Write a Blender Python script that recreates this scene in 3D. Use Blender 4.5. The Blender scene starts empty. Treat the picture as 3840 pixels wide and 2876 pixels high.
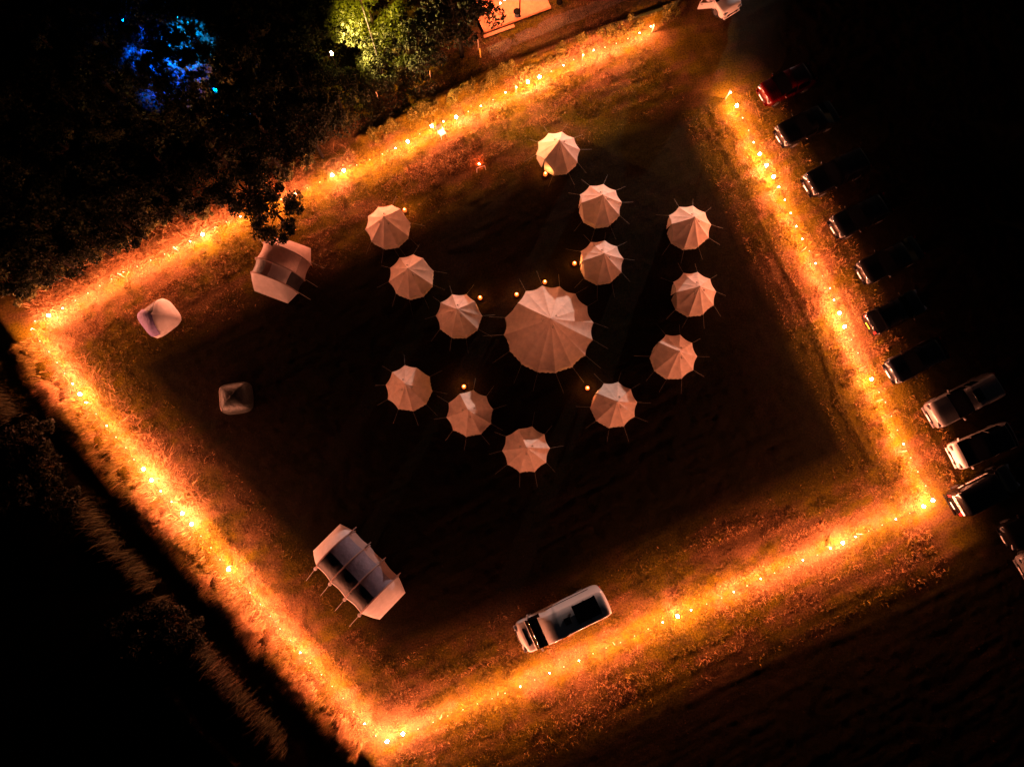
import bpy, bmesh, math, random
import numpy as np
from mathutils import Vector, Matrix
random.seed(7); rng = np.random.default_rng(11)
S = bpy.context.scene
COL = S.collection
R_ = math.radians
# ------------------------------------------------------------------ camera model
F, CX, CY, H = 2660.0, 1920.0, 1438.0, 47.0
TH = math.atan((1880 - 1438) / F)
ct, st = math.cos(TH), math.sin(TH)
def W(px, py, z=0.0):
    x = (px - CX) / F; y = -(py - CY) / F
    yy = y * ct + st; zz = y * st - ct
    t = (H - z) / (-zz)
    return Vector((x * t, yy * t, z))
def Wd(px, py, dx, dy):            # world heading of a picture direction at a ground point
    a = W(px, py); b = W(px + dx, py + dy)
    return math.atan2(b.y - a.y, b.x - a.x)
K = 1280 / 2209
OFF = {1: (0, 0), 2: (1280, 0), 3: (2560, 0), 4: (0, 960), 5: (1280, 960), 6: (2560, 960), 7: (0, 1916), 8: (1280, 1916), 9: (2560, 1916)}
def C(c, x, y): return (OFF[c][0] + x * K, OFF[c][1] + y * K)

cam = bpy.data.cameras.new('camera'); co = bpy.data.objects.new('camera', cam); COL.objects.link(co)
co.location = (0, 0, H); co.rotation_euler = (TH, 0, 0)
cam.sensor_width = 36; cam.lens = F / 3840 * 36; cam.clip_end = 3000; cam.clip_start = 0.5
S.camera = co

# ------------------------------------------------------------------ materials
def mat(name, col, rough=0.7, metal=0.0, spec=0.4, var=0.0, scale=6.0, bump=0.0, bscale=20.0, coat=0.0, emit=None, es=0.0, attr=None, alpha=None, trans=0.0):
    m = bpy.data.materials.new(name); m.use_nodes = True
    nt = m.node_tree; b = nt.nodes['Principled BSDF']; L = nt.links
    b.inputs['Base Color'].default_value = (*col, 1)
    b.inputs['Roughness'].default_value = rough
    b.inputs['Metallic'].default_value = metal
    b.inputs['Specular IOR Level'].default_value = spec
    b.inputs['Coat Weight'].default_value = coat
    b.inputs['Coat Roughness'].default_value = 0.08
    tc = nt.nodes.new('ShaderNodeTexCoord')
    src = None
    if attr:
        a = nt.nodes.new('ShaderNodeAttribute'); a.attribute_name = attr; src = a.outputs['Color']
    if var > 0:
        n = nt.nodes.new('ShaderNodeTexNoise'); n.inputs['Scale'].default_value = scale; n.inputs['Detail'].default_value = 5
        L.new(tc.outputs['Object'], n.inputs['Vector'])
        r = nt.nodes.new('ShaderNodeMapRange'); r.inputs['From Min'].default_value = 0.3; r.inputs['From Max'].default_value = 0.7
        r.inputs['To Min'].default_value = 1 - var; r.inputs['To Max'].default_value = 1 + var * 0.6
        L.new(n.outputs['Fac'], r.inputs['Value'])
        x = nt.nodes.new('ShaderNodeVectorMath'); x.operation = 'SCALE'
        x.inputs[0].default_value = col
        if src is not None: L.new(src, x.inputs[0])
        L.new(r.outputs['Result'], x.inputs['Scale']); src = x.outputs['Vector']
    if src is not None: L.new(src, b.inputs['Base Color'])
    if bump > 0:
        n2 = nt.nodes.new('ShaderNodeTexNoise'); n2.inputs['Scale'].default_value = bscale; n2.inputs['Detail'].default_value = 6
        L.new(tc.outputs['Object'], n2.inputs['Vector'])
        bp = nt.nodes.new('ShaderNodeBump'); bp.inputs['Strength'].default_value = bump; bp.inputs['Distance'].default_value = 0.05
        L.new(n2.outputs['Fac'], bp.inputs['Height']); L.new(bp.outputs['Normal'], b.inputs['Normal'])
    if emit:
        b.inputs['Emission Color'].default_value = (*emit, 1); b.inputs['Emission Strength'].default_value = es
    if alpha is not None: b.inputs['Alpha'].default_value = alpha
    if trans > 0:
        out = nt.nodes['Material Output']; tr = nt.nodes.new('ShaderNodeBsdfTranslucent'); tr.inputs['Color'].default_value = (*col, 1)
        mx = nt.nodes.new('ShaderNodeMixShader'); mx.inputs['Fac'].default_value = trans
        if src is not None: L.new(src, tr.inputs['Color'])
        L.new(b.outputs[0], mx.inputs[1]); L.new(tr.outputs[0], mx.inputs[2]); L.new(mx.outputs[0], out.inputs['Surface'])
    return m
LAMP = (1.0, 0.278, 0.135)
WATT = 320.0
M = {}
M['canvas'] = mat('canvas', (.85, .65, .53), .9, var=.14, scale=3, bump=.25, bscale=14, spec=.1, trans=.09)
M['canvas2'] = mat('canvas_wall', (.62, .49, .38), .9, var=.15, scale=5, bump=.3, bscale=10, spec=.1)
M['dark_canvas'] = mat('vent_mesh', (.10, .08, .07), .9)
M['air_rose'] = mat('tent_fabric_rose', (.74, .56, .52), .75, var=.15, scale=4, bump=.6, bscale=7, trans=.35, spec=.25)
M['air_lilac_lit'] = mat('tent_fabric_lilac_lit', (.20, .16, .36), .6, var=.15, scale=4, bump=.8, bscale=8, spec=.3)  # blue spill light on the dome, painted into the fabric colour
M['rope'] = mat('rope', (.36, .32, .27), .9)
M['air_pink'] = mat('tent_fabric', (.40, .29, .27), .75, var=.12, scale=3, bump=.5, bscale=7, trans=.35, spec=.25)
M['air_white'] = mat('tent_fabric_pale', (.78, .74, .76), .7, var=.1, scale=3, bump=.5, bscale=6, trans=.35, spec=.25)
M['air_grey'] = mat('tent_fabric_grey', (.21, .19, .26), .6, var=.2, scale=4, bump=.6, bscale=6, trans=.35, spec=.3)
M['air_dark'] = mat('tent_mesh_dark', (.05, .045, .055), .5, var=.3, scale=4, bump=.5, bscale=6, spec=.4)
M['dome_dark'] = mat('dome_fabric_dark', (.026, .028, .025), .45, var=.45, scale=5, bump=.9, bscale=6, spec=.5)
M['bulb'] = [mat('bulb_glow_' + n, (1, .8, .6), .4, emit=(1, .62, .38), es=k) for n, k in (('dim', 4), ('mid', 30), ('bright', 140), ('deck', 60))]
M['cable'] = mat('cable', (.03, .025, .02), .6)
M['wood'] = mat('stake_wood', (.45, .33, .2), .8, var=.3, scale=20)
M['glass'] = mat('car_glass', (.0012, .0012, .0015), .06, spec=.5)
M['tyre'] = mat('tyre', (.02, .02, .02), .9)
M['rim'] = mat('rim', (.4, .4, .42), .35, metal=.9)
M['chrome'] = mat('lamp_glass', (.75, .75, .78), .12, metal=.7)
M['black_trim'] = mat('black_trim', (.02, .02, .022), .5)
M['plate_white'] = mat('plate_white', (.8, .8, .78), .5)
M['plate_yellow'] = mat('plate_yellow', (.8, .55, .05), .5)
M['red_lens'] = mat('red_lens', (.6, .02, .02), .15)
def paint(n, c, rough=.35, metal=.3): return mat('paint_' + n, c, rough, metal=metal, coat=.8, var=.04, scale=3)
M['p_white'] = paint('white', (.72, .70, .68), .4, 0); M['p_silver'] = paint('silver', (.24, .23, .23), .35, .3)
M['p_dark'] = paint('dark', (.005, .005, .006), .25, .2); M['p_grey'] = paint('grey', (.009, .008, .008), .25, .3)
M['p_red'] = paint('red', (.06, .0008, .001), .25, .1); M['p_blue'] = paint('blue', (.004, .005, .009), .3, .3); M['p_black'] = paint('black', (.004, .004, .005), .25, .1)
M['leaf'] = mat('leaf', (.05, .075, .02), .6, attr='Col', spec=.08)
M['grass'] = mat('grass_blade', (.1, .1, .03), .75, attr='Col', spec=.15)
M['bark'] = mat('bark', (.006, .0045, .003), .95, spec=.03, var=.4, scale=8, bump=.6)
M['decking'] = mat('decking', (.55, .22, .09), .6, var=.2, scale=5)
M['globe'] = mat('lantern_globe', (.5, .12, .03), .4, emit=(1, .14, .02), es=1.6)
M['flame'] = mat('lantern_flame', (1, .6, .3), .4, emit=(1, .34, .09), es=26)

# ------------------------------------------------------------------ object helpers
def obj(name, me, m=None, parent=None):
    if isinstance(me, bmesh.types.BMesh):
        b = me; me = bpy.data.meshes.new(name); b.to_mesh(me); b.free()
    o = bpy.data.objects.new(name, me); COL.objects.link(o)
    if m is not None: me.materials.clear(); me.materials.append(m)
    if parent is not None: o.parent = parent
    return o
def tag(o, label=None, cat=None, group=None, kind=None):
    if label: o['label'] = label
    if cat: o['category'] = cat
    if group: o['group'] = group
    if kind: o['kind'] = kind
    return o
def thing(name, label, cat, loc=(0, 0, 0), rz=0, group=None):
    o = bpy.data.objects.new(name, None); COL.objects.link(o); o.empty_display_size = .3
    o.location = loc; o.rotation_euler = (0, 0, rz)
    return tag(o, label, cat, group)
def pmesh(name, verts, faces, smooth=False):
    me = bpy.data.meshes.new(name); me.from_pydata([tuple(v) for v in verts], [], faces); me.update()
    if smooth: me.shade_smooth()
    return me
def box(bm, c, s, rz=0, bev=0, mtx=None):
    m = Matrix.Translation(c) @ Matrix.Rotation(rz, 4, 'Z') @ Matrix.Diagonal((*s, 1))
    if mtx: m = mtx @ m
    r = bmesh.ops.create_cube(bm, size=1, matrix=m)
    if bev > 0:
        es = list({e for v in r['verts'] for e in v.link_edges})
        bmesh.ops.bevel(bm, geom=es, offset=bev, segments=2, affect='EDGES', profile=.5)
def tube(bm, pts, r, n=6, cap=True, r2=None):
    pts = [Vector(p) for p in pts]; rings = []
    for i, p in enumerate(pts):
        d = (pts[min(i + 1, len(pts) - 1)] - pts[max(i - 1, 0)]).normalized()
        a = d.orthogonal().normalized() if i == 0 else (a - d * a.dot(d)).normalized()
        b = d.cross(a); rr = r if r2 is None else r + (r2 - r) * i / max(1, len(pts) - 1)
        rings.append([bm.verts.new(p + (a * math.cos(2 * math.pi * k / n) + b * math.sin(2 * math.pi * k / n)) * rr) for k in range(n)])
    for i in range(len(rings) - 1):
        for k in range(n):
            bm.faces.new((rings[i][k], rings[i][(k + 1) % n], rings[i + 1][(k + 1) % n], rings[i + 1][k]))
    if cap: bm.faces.new(rings[0][::-1]); bm.faces.new(rings[-1])
def lathe(bm, prof, n=16, c=(0, 0, 0)):
    rings = []
    for r, z in prof:
        rings.append([bm.verts.new((c[0] + r * math.cos(2 * math.pi * k / n), c[1] + r * math.sin(2 * math.pi * k / n), c[2] + z)) for k in range(n)])
    for i in range(len(rings) - 1):
        for k in range(n): bm.faces.new((rings[i][k], rings[i][(k + 1) % n], rings[i + 1][(k + 1) % n], rings[i + 1][k]))
    bm.faces.new(rings[0][::-1]); bm.faces.new(rings[-1])
def ico(bm, c, r, sub=1, sc=(1, 1, 1)):
    bmesh.ops.create_icosphere(bm, subdivisions=sub, radius=1, matrix=Matrix.Translation(c) @ Matrix.Diagonal((r * sc[0], r * sc[1], r * sc[2], 1)))
def dup(root, loc, rz, label=None, group=None, sc=1.0):
    r = root.copy(); COL.objects.link(r); r.location = loc; r.rotation_euler = (0, 0, rz); r.scale = (sc,) * 3
    if label: r['label'] = label
    if group: r['group'] = group
    for ch in list(root.children):
        c = ch.copy(); COL.objects.link(c); c.parent = r
        for g in ch.children:
            d = g.copy(); COL.objects.link(d); d.parent = c
    return r

# ------------------------------------------------------------------ picture data : bulbs
s, m_, B = 0, 1, 2
SA = [C(4, *p[:2]) + (p[2],) for p in [(225, 422, s), (315, 385, B), (405, 338, m_), (488, 289, s), (569, 241, s), (645, 193, s), (721, 150, s), (797, 105, s), (888, 68, s), (975, 28, s)]]
SA += [C(1, *p[:2]) + (p[2],) for p in [(1065, 1645, s), (1145, 1602, s), (1230, 1563, m_), (1310, 1518, B), (1390, 1473, s), (1465, 1437, s), (1555, 1402, m_), (1645, 1365, s), (1732, 1328, s), (1820, 1290, s), (1905, 1255, m_), (1988, 1218, s), (2070, 1180, s), (2150, 1135, B)]]
SA += [C(2, *p[:2]) + (p[2],) for p in [(15, 1105, B), (100, 1070, s), (183, 1035, s), (266, 998, s), (350, 960, m_), (430, 917, B), (507, 868, s), (585, 818, B), (660, 788, m_), (743, 760, B), (822, 724, s), (903, 687, m_), (982, 647, s), (1062, 600, m_), (1135, 566, s), (1207, 532, B), (1283, 500, B), (1360, 463, s), (1437, 425, m_), (1503, 388, s), (1568, 357, s), (1634, 326, m_), (1706, 308, s), (1780, 283, s), (1855, 252, s), (1930, 215, m_), (2003, 172, m_)]]
SB = [C(3, *p[:2]) + (p[2],) for p in [(313, 600, m_), (350, 685, B), (388, 765, s), (427, 845, s), (460, 922, m_), (500, 998, B), (543, 1072, B), (588, 1145, B), (625, 1210, m_), (662, 1295, m_), (700, 1380, m_), (736, 1465, m_), (775, 1547, m_), (820, 1625, s)]]
SB += [C(6, *p[:2]) + (p[2],) for p in [(860, 48, m_), (905, 129, s), (953, 208, m_), (980, 285, m_), (1015, 370, B), (1048, 457, B), (1092, 541, s), (1135, 628, s), (1180, 715, s), (1223, 797, B), (1271, 881, s), (1312, 946, s), (1351, 1036, s), (1390, 1126, s), (1430, 1216, m_), (1476, 1305, s), (1522, 1395, s), (1572, 1487, s), (1620, 1580, B)]]
SC = [C(6, 1560, 1620) + (B,)]
SC += [C(9, *p[:2]) + (p[2],) for p in [(1470, 15, s), (1380, 53, m_), (1292, 91, s), (1205, 129, s), (1119, 166, m_), (1037, 205, B), (957, 242, m_), (872, 285, s), (778, 317, m_), (688, 363, s), (595, 401, s), (506, 438, m_), (419, 483, s), (332, 523, m_), (252, 562, s), (155, 602, s), (55, 640, m_)]]
SC += [C(8, *p[:2]) + (p[2],) for p in [(2177, 680, B), (2080, 720, m_), (1987, 763, s), (1898, 808, s), (1807, 850, s), (1715, 886, s), (1630, 922, s), (1538, 968, m_), (1440, 1008, s), (1347, 1048, m_), (1252, 1092, s), (1158, 1135, m_), (1060, 1178, s), (977, 1213, s), (881, 1246, s), (787, 1284, s), (688, 1324, s), (595, 1366, s), (497, 1409, s), (398, 1440, B), (296, 1490, B)]]
SD = [C(8, *p[:2]) + (p[2],) for p in [(222, 1453, s), (150, 1375, m_), (80, 1297, s), (12, 1210, s)]]
SD += [C(7, *p[:2]) + (p[2],) for p in [(2150, 1133, s), (2080, 1057, s), (2008, 983, s), (1943, 915, m_), (1880, 835, s), (1812, 762, s), (1750, 679, s), (1685, 603, s), (1618, 527, s), (1550, 453, s), (1480, 377, B), (1423, 313, s), (1365, 236, s), (1300, 162, s), (1240, 85, B), (1180, 15, B)]]
SD += [C(4, *p[:2]) + (p[2],) for p in [(1110, 1590, m_), (1040, 1520, m_), (980, 1450, B), (928, 1378, B), (867, 1316, s), (813, 1240, s), (750, 1172, s), (690, 1098, m_), (622, 1022, s), (553, 948, m_), (518, 893, B), (468, 827, m_), (418, 760, s), (370, 690, s), (316, 620, s), (257, 551, s), (200, 478, s)]]
ZB = 0.76
def wl(pts, z=0.0): return np.array([tuple(W(p[0], p[1], z))[:2] for p in pts])
LA, LB, LC, LD = wl(SA, ZB), wl(SB, ZB), wl(SC, ZB), wl(SD, ZB)
CEN = np.array(W(1960, 1500))[:2]
def sdist(P, line):
    """distance and side (+ = away from the middle of the camp) of points to a polyline"""
    best = np.full(len(P), 1e9); side = np.zeros(len(P))
    for a, b in zip(line[:-1], line[1:]):
        d = b - a; l2 = (d * d).sum()
        if l2 < 1e-9: continue
        t = np.clip(((P - a) @ d) / l2, 0, 1)
        q = P - (a + t[:, None] * d); dd = np.sqrt((q * q).sum(1))
        n = np.array([-d[1], d[0]]) / math.sqrt(l2)
        if n @ (CEN - a) > 0: n = -n
        sg = q @ n; mk = dd < best
        best = np.where(mk, dd, best); side = np.where(mk, sg, side)
    return best, np.sign(side) * best
# noise
_lat = rng.random((256, 256))
def vnoise(x, y):
    xi = np.floor(x).astype(int); yi = np.floor(y).astype(int); fx = x - xi; fy = y - yi
    fx = fx * fx * (3 - 2 * fx); fy = fy * fy * (3 - 2 * fy)
    g = lambda i, j: _lat[i % 256, j % 256]
    return (g(xi, yi) * (1 - fx) + g(xi + 1, yi) * fx) * (1 - fy) + (g(xi, yi + 1) * (1 - fx) + g(xi + 1, yi + 1) * fx) * fy
def fbm(x, y, o=4):
    v = 0; a = .5
    for i in range(o): v = v + a * vnoise(x * 2 ** i + 13 * i, y * 2 ** i + 7 * i); a *= .5
    return v
RUT = wl([C(3, 230, 860), C(3, 330, 1030), C(3, 400, 1150), C(3, 470, 1300), C(3, 540, 1450), C(3, 600, 1580), C(6, 650, 10), C(6, 700, 90), C(6, 760, 220), C(6, 830, 370), C(6, 890, 500), C(6, 945, 660), C(6, 985, 760), C(6, 1020, 880), C(6, 1075, 1000), C(6, 1165, 1160), C(6, 1250, 1330)])
DIT = wl([C(2, 150, 850), C(2, 270, 780), C(2, 420, 705), C(2, 560, 632), C(2, 740, 560), C(2, 880, 500), C(2, 960, 455), C(2, 1090, 405), C(2, 1250, 350), C(2, 1480, 250), C(2, 1700, 175), C(2, 1900, 100), C(2, 2150, 20)])
LCX = np.concatenate([LC[:1] + (LC[0] - LC[6]) * 6, LC, LC[-1:] + (LC[-1] - LC[-6]) * 6])
LDX = np.concatenate([LD[:1] + (LD[0] - LD[6]) * 3, LD, LD[-1:] + (LD[-1] - LD[-6]) * 6])
aA = math.atan2(*(LA[-1] - LA[10])[::-1])
def gh(P):
    x, y = P[:, 0], P[:, 1]
    h = .07 * (fbm(x * .25, y * .25, 3) - .45) + .05 * (fbm(x * 1.3, y * 1.3, 3) - .45) + .04 * (fbm(x * 2.9 + 3, y * 2.9, 2) - .38)
    u = x * math.cos(aA) + y * math.sin(aA); v = -x * math.sin(aA) + y * math.cos(aA)
    h += .028 * (vnoise(u * .22, v * 1.7) - .5) + .022 * (vnoise(u * .4 + 9, v * 4.0) - .5)
    b, sg = sdist(P, RUT)
    inside = -sg
    h += np.where(b < 1.6, .02 * np.exp(-((inside - .30) / .14) ** 2) - .02 * np.exp(-(inside / .15) ** 2), 0)
    b, sg = sdist(P, DIT)
    h += np.where(b < 2.5, .22 * np.exp(-((sg + .45) / .32) ** 2) - .16 * np.exp(-((sg - .1) / .22) ** 2), 0)
    b, sg = sdist(P, LDX)
    h += np.where((sg > 0) & (b < 9), -1.1 * np.exp(-((sg - 2.9) / .75) ** 2) + .10 * np.exp(-((sg - 1.4) / .4) ** 2), 0)
    b, sg = sdist(P, LCX)
    h += np.where((sg > .8) & (b < 6), .035 * (vnoise(sg * 2.6, u * .12) - .5), 0)
    return h
# ------------------------------------------------------------------ ground
xs = np.concatenate([-np.geomspace(600, 42, 14), np.arange(-40, 40.01, .14), np.geomspace(42, 600, 14)])
ys = np.concatenate([-np.geomspace(600, 30, 14), np.arange(-28, 40.01, .14), np.geomspace(42, 600, 14)])
X, Y = np.meshgrid(xs, ys); P = np.stack([X.ravel(), Y.ravel()], 1)
nx, ny = len(xs), len(ys)
Z = gh(P)
def npmesh(name, co, tri, col=None, quads=False):
    me = bpy.data.meshes.new(name); k = 4 if quads else 3
    me.vertices.add(len(co)); me.vertices.foreach_set('co', np.ascontiguousarray(co, dtype=np.float32).ravel())
    n = len(tri); me.loops.add(n * k); me.polygons.add(n)
    me.polygons.foreach_set('loop_start', np.arange(0, n * k, k, dtype=np.int32))
    me.loops.foreach_set('vertex_index', np.ascontiguousarray(tri, dtype=np.int32).ravel())
    if col is not None:
        at = me.color_attributes.new('Col', 'FLOAT_COLOR', 'POINT')
        c4 = np.ones((len(co), 4), dtype=np.float32); c4[:, :3] = col; at.data.foreach_set('color', c4.ravel())
    me.update(calc_edges=True); return me
idx = (np.arange(ny - 1)[:, None] * nx + np.arange(nx - 1)[None, :]).ravel()
quads = np.stack([idx, idx + 1, idx + nx + 1, idx + nx], 1)
# soil / grass colour of the field itself (where it is green, strawy or bare)
def field_mix(P):
    n1 = fbm(P[:, 0] * .30 + 40, P[:, 1] * .30, 4); n2 = fbm(P[:, 0] * 1.6, P[:, 1] * 1.6 + 30, 4)
    u = P[:, 0] * math.cos(aA) + P[:, 1] * math.sin(aA); v = -P[:, 0] * math.sin(aA) + P[:, 1] * math.cos(aA)
    n3 = vnoise(u * .3, v * 2.2)
    return np.clip((n1 - .47) * 3.5 + (n2 - .47) * 1.6 + (n3 - .5) * 1.1 + .45, 0, 1)
STRAW = np.array((.28, .138, .052)); GREEN = np.array((.130, .092, .005)); SOIL = np.array((.075, .042, .022)); DKG = np.array((.0065, .0055, .0026))  # DKG: near-black field tone standing in for ground outside the bulb light
def mixc(a, b, t): return a[None] * (1 - t[:, None]) + b[None] * t[:, None]
fm = field_mix(P)
gcol = mixc(GREEN, STRAW * .62, fm)
soil = np.clip((fbm(P[:, 0] * 2.3, P[:, 1] * 2.3, 3) - .5) * 4, 0, 1)
gcol = gcol * (1 - .55 * soil[:, None]) + SOIL[None] * .55 * soil[:, None]
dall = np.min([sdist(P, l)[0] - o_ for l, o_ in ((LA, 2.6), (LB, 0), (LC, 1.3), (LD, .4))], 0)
far = np.clip((dall - 1.7) / 2.4, 0, 1)          # bulb light falloff painted in: ground darkens away from the strings
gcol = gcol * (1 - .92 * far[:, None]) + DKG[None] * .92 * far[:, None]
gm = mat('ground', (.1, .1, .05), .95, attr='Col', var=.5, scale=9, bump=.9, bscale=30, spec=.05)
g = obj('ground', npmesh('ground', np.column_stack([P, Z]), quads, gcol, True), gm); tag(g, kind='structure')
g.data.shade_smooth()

# ------------------------------------------------------------------ grass as blades
def blades(name, P, h, w, lean, ldir, cols, label=None, z=None, tipdark=1.0):
    n = len(P); z0 = gh(P) if z is None else z
    a = rng.uniform(0, 2 * math.pi, n); wx = np.cos(a) * w / 2; wy = np.sin(a) * w / 2
    dx = np.cos(ldir) * lean; dy = np.sin(ldir) * lean
    def at(f, hf, wf, sgn): return np.column_stack([P[:, 0] + dx * f + sgn * wx * wf, P[:, 1] + dy * f + sgn * wy * wf, z0 - .02 + h * hf])
    co = np.stack([at(0, 0, 1, -1), at(0, 0, 1, 1), at(.35, .62, .8, -1), at(.35, .62, .8, 1), at(1, 1, 0, 1)], 1).reshape(-1, 3)
    b = np.arange(n)[:, None] * 5
    tri = np.stack([b + np.array([[0, 1, 3]]), b + np.array([[0, 3, 2]]), b + np.array([[2, 3, 4]])], 1).reshape(-1, 3)
    col = np.repeat(cols, 5, 0)
    o = obj(name, npmesh(name, co, tri, col), M['grass']); tag(o, label, 'grass', kind='stuff'); return o
def along(line, n, lo, hi):
    """n random points beside a polyline, lo..hi metres to its outer side"""
    seg = np.diff(line, axis=0); ln = np.sqrt((seg ** 2).sum(1)); cum = np.concatenate([[0], np.cumsum(ln)])
    t = rng.uniform(0, cum[-1], n); i = np.clip(np.searchsorted(cum, t) - 1, 0, len(seg) - 1)
    f = (t - cum[i]) / ln[i]; p = line[i] + seg[i] * f[:, None]
    k = 6
    sm = np.array([line[min(j + k, len(line) - 1)] - line[max(j - k, 0)] for j in range(len(line) - 1)])[i]
    nn = np.column_stack([-sm[:, 1], sm[:, 0]]); nn /= np.sqrt((nn ** 2).sum(1))[:, None]
    flip = ((CEN - p) * nn).sum(1) > 0; nn[flip] *= -1
    d = rng.uniform(lo, hi, n) if np.isscalar(lo) else lo
    return p + nn * d[:, None], np.arctan2(nn[:, 1], nn[:, 0])
def colmix(P, n, straw=STRAW, green=GREEN, jit=.35, bias=0):
    t = np.clip(field_mix(P) + rng.normal(0, .3, n) + bias, 0, 1)
    return np.clip(mixc(green, straw, t) * rng.lognormal(0, jit, n)[:, None], .004, .6)
# turf under and beside the four strings of bulbs
PP = []; DD = []
for l, n, lo, hi in ((LA, 95000, -6.0, 2.2), (LB, 70000, -3.8, 3.9), (LC, 90000, -4.4, 4.8), (LD, 75000, -4.0, 2.0)):
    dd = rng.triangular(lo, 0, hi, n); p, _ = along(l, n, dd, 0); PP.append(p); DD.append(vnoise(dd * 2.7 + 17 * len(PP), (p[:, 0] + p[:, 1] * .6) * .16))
Dt = np.concatenate(DD)
Pt = np.concatenate(PP); n = len(Pt)
clump = fbm(Pt[:, 0] * 2.2, Pt[:, 1] * 2.2, 3)
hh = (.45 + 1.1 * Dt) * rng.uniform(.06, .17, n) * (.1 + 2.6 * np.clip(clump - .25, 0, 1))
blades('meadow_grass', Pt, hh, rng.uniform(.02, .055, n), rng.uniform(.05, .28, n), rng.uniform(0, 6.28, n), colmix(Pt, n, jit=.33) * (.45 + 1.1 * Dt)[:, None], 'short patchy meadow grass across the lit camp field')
# the mown middle and surrounding field, dimness away from the bulbs painted in
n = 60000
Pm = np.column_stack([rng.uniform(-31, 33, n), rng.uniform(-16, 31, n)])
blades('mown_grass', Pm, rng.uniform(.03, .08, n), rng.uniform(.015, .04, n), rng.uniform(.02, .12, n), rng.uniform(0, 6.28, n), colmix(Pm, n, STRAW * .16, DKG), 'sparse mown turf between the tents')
# crest of uncut grass beside the wheel rut
p, a = along(RUT, 9000, rng.normal(-.42, .12, 9000), 0)
blades('uncut_grass', p, rng.uniform(.03, .10, 9000), rng.uniform(.02, .04, 9000), rng.uniform(.02, .12, 9000), rng.uniform(0, 6.28, 9000), colmix(p, 9000, bias=-.5), 'crest of uncut grass beside the wheel rut')
# tall dry grass on the left bank, leaning over the ditch
n = 34000
p, a = along(LD, n, rng.triangular(.6, 1.5, 2.2, n), 0)
keep = fbm(p[:, 0] * 1.1, p[:, 1] * 1.1, 3) > .33
p, a = p[keep], a[keep]; n = len(p)
blades('bank_grass', p, rng.uniform(.25, .62, n), rng.uniform(.02, .045, n), rng.uniform(.1, .5, n), a + rng.normal(0, .6, n), colmix(p, n, STRAW * 1.25, np.array((.14, .095, .012)), bias=-.05), 'tall tufted grass along the ditch edge left of the lights')
n = 7000
p, a = along(LD, n, rng.normal(2.0, .22, n), 0)
keep = fbm(p[:, 0] * 1.5, p[:, 1] * 1.5 + 9, 2) > .33; p, a = p[keep], a[keep]; n = len(p)
blades('ditch_grass', p, rng.uniform(.35, .6, n), rng.uniform(.025, .05, n), rng.uniform(.35, .95, n), a + rng.normal(0, .45, n), colmix(p, n, STRAW * 1.3, np.array((.15, .10, .012))), 'long grass blades hanging out over the ditch edge')
# flattened straw outside the upper left string and round the left corner
n = 16000
sub = LA[:26]
p, a = along(sub, n, rng.triangular(.2, .9, 2.6, n), 0)
keep = fbm(p[:, 0] * .9 + 5, p[:, 1] * .9, 3) > .38; p, a = p[keep], a[keep]; n = len(p)
blades('straw_grass', p, rng.uniform(.1, .5, n), rng.uniform(.02, .05, n), rng.uniform(.2, .85, n), a + rng.normal(math.pi, 1.4, n), colmix(p, n, STRAW * 1.25, np.array((.12, .09, .03)), bias=.4), 'long flattened straw beside the upper left bulbs')
n = 5000
p, a = along(LD[-18:], n, rng.uniform(-1.6, .8, n), 0)
blades('loose_straw', p, rng.uniform(.05, .25, n), rng.uniform(.02, .045, n), rng.uniform(.3, .9, n), rng.uniform(0, 6.28, n), colmix(p, n, STRAW * 1.2, bias=.4), 'loose straw stalks scattered at the left corner')
# reeds on the far bank of the ditch
n = 9000
p, a = along(LD, n, rng.normal(4.35, .28, n), 0)
keep = fbm(p[:, 0] * .6, p[:, 1] * .6 + 20, 3) > .37; p, a = p[keep], a[keep]; n = len(p)
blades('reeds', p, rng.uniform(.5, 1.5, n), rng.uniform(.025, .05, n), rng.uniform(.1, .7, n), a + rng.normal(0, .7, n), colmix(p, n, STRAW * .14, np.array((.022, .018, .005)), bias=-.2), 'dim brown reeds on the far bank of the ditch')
# weeds behind the top string
def leaves(P, size, cols, rnd=1.0, flat=.6):
    n = len(P); u = rng.normal(0, 1, (n, 3)); u /= np.linalg.norm(u, axis=1)[:, None]
    w = rng.normal(0, 1, (n, 3)); w[:, 2] *= flat; v = np.cross(u, w); v /= np.linalg.norm(v, axis=1)[:, None]
    sz = (size * rng.uniform(.6, 1.4, n))[:, None]
    co = np.stack([P - u * sz, P + v * sz * .45, P + u * sz, P - v * sz * .45], 1).reshape(-1, 3)
    q = np.arange(n)[:, None] * 4 + np.array([[0, 1, 2, 3]])
    return co, q, np.repeat(cols, 4, 0)
n = 22000
p, a = along(DIT, n, rng.triangular(-1.5, -.55, -.1, n), 0)
cl = fbm(p[:, 0] * 1.4, p[:, 1] * 1.4, 3); keep = cl > .42; p, cl = p[keep], cl[keep]; n = len(p)
zz = gh(p) + rng.uniform(.02, .2, n) + np.clip(cl - .42, 0, 1) * rng.uniform(0, 1.9, n)
co_, q_, c_ = leaves(np.column_stack([p, zz]), np.full(n, .055), np.clip(np.array((.13, .115, .02))[None] * rng.lognormal(0, .4, n)[:, None], 0, .5))
o = obj('weeds', npmesh('weeds', co_, q_, c_, True), M['leaf']); tag(o, 'leafy green weeds growing behind the top string of bulbs', 'weeds', kind='stuff')
n = 46000
p, a = along(LA[:34], n, rng.uniform(2.6, 19, n), 0)
zz = gh(p) + rng.uniform(.02, 1.0, n) * (.3 + fbm(p[:, 0] * .8, p[:, 1] * .8, 3))
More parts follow.
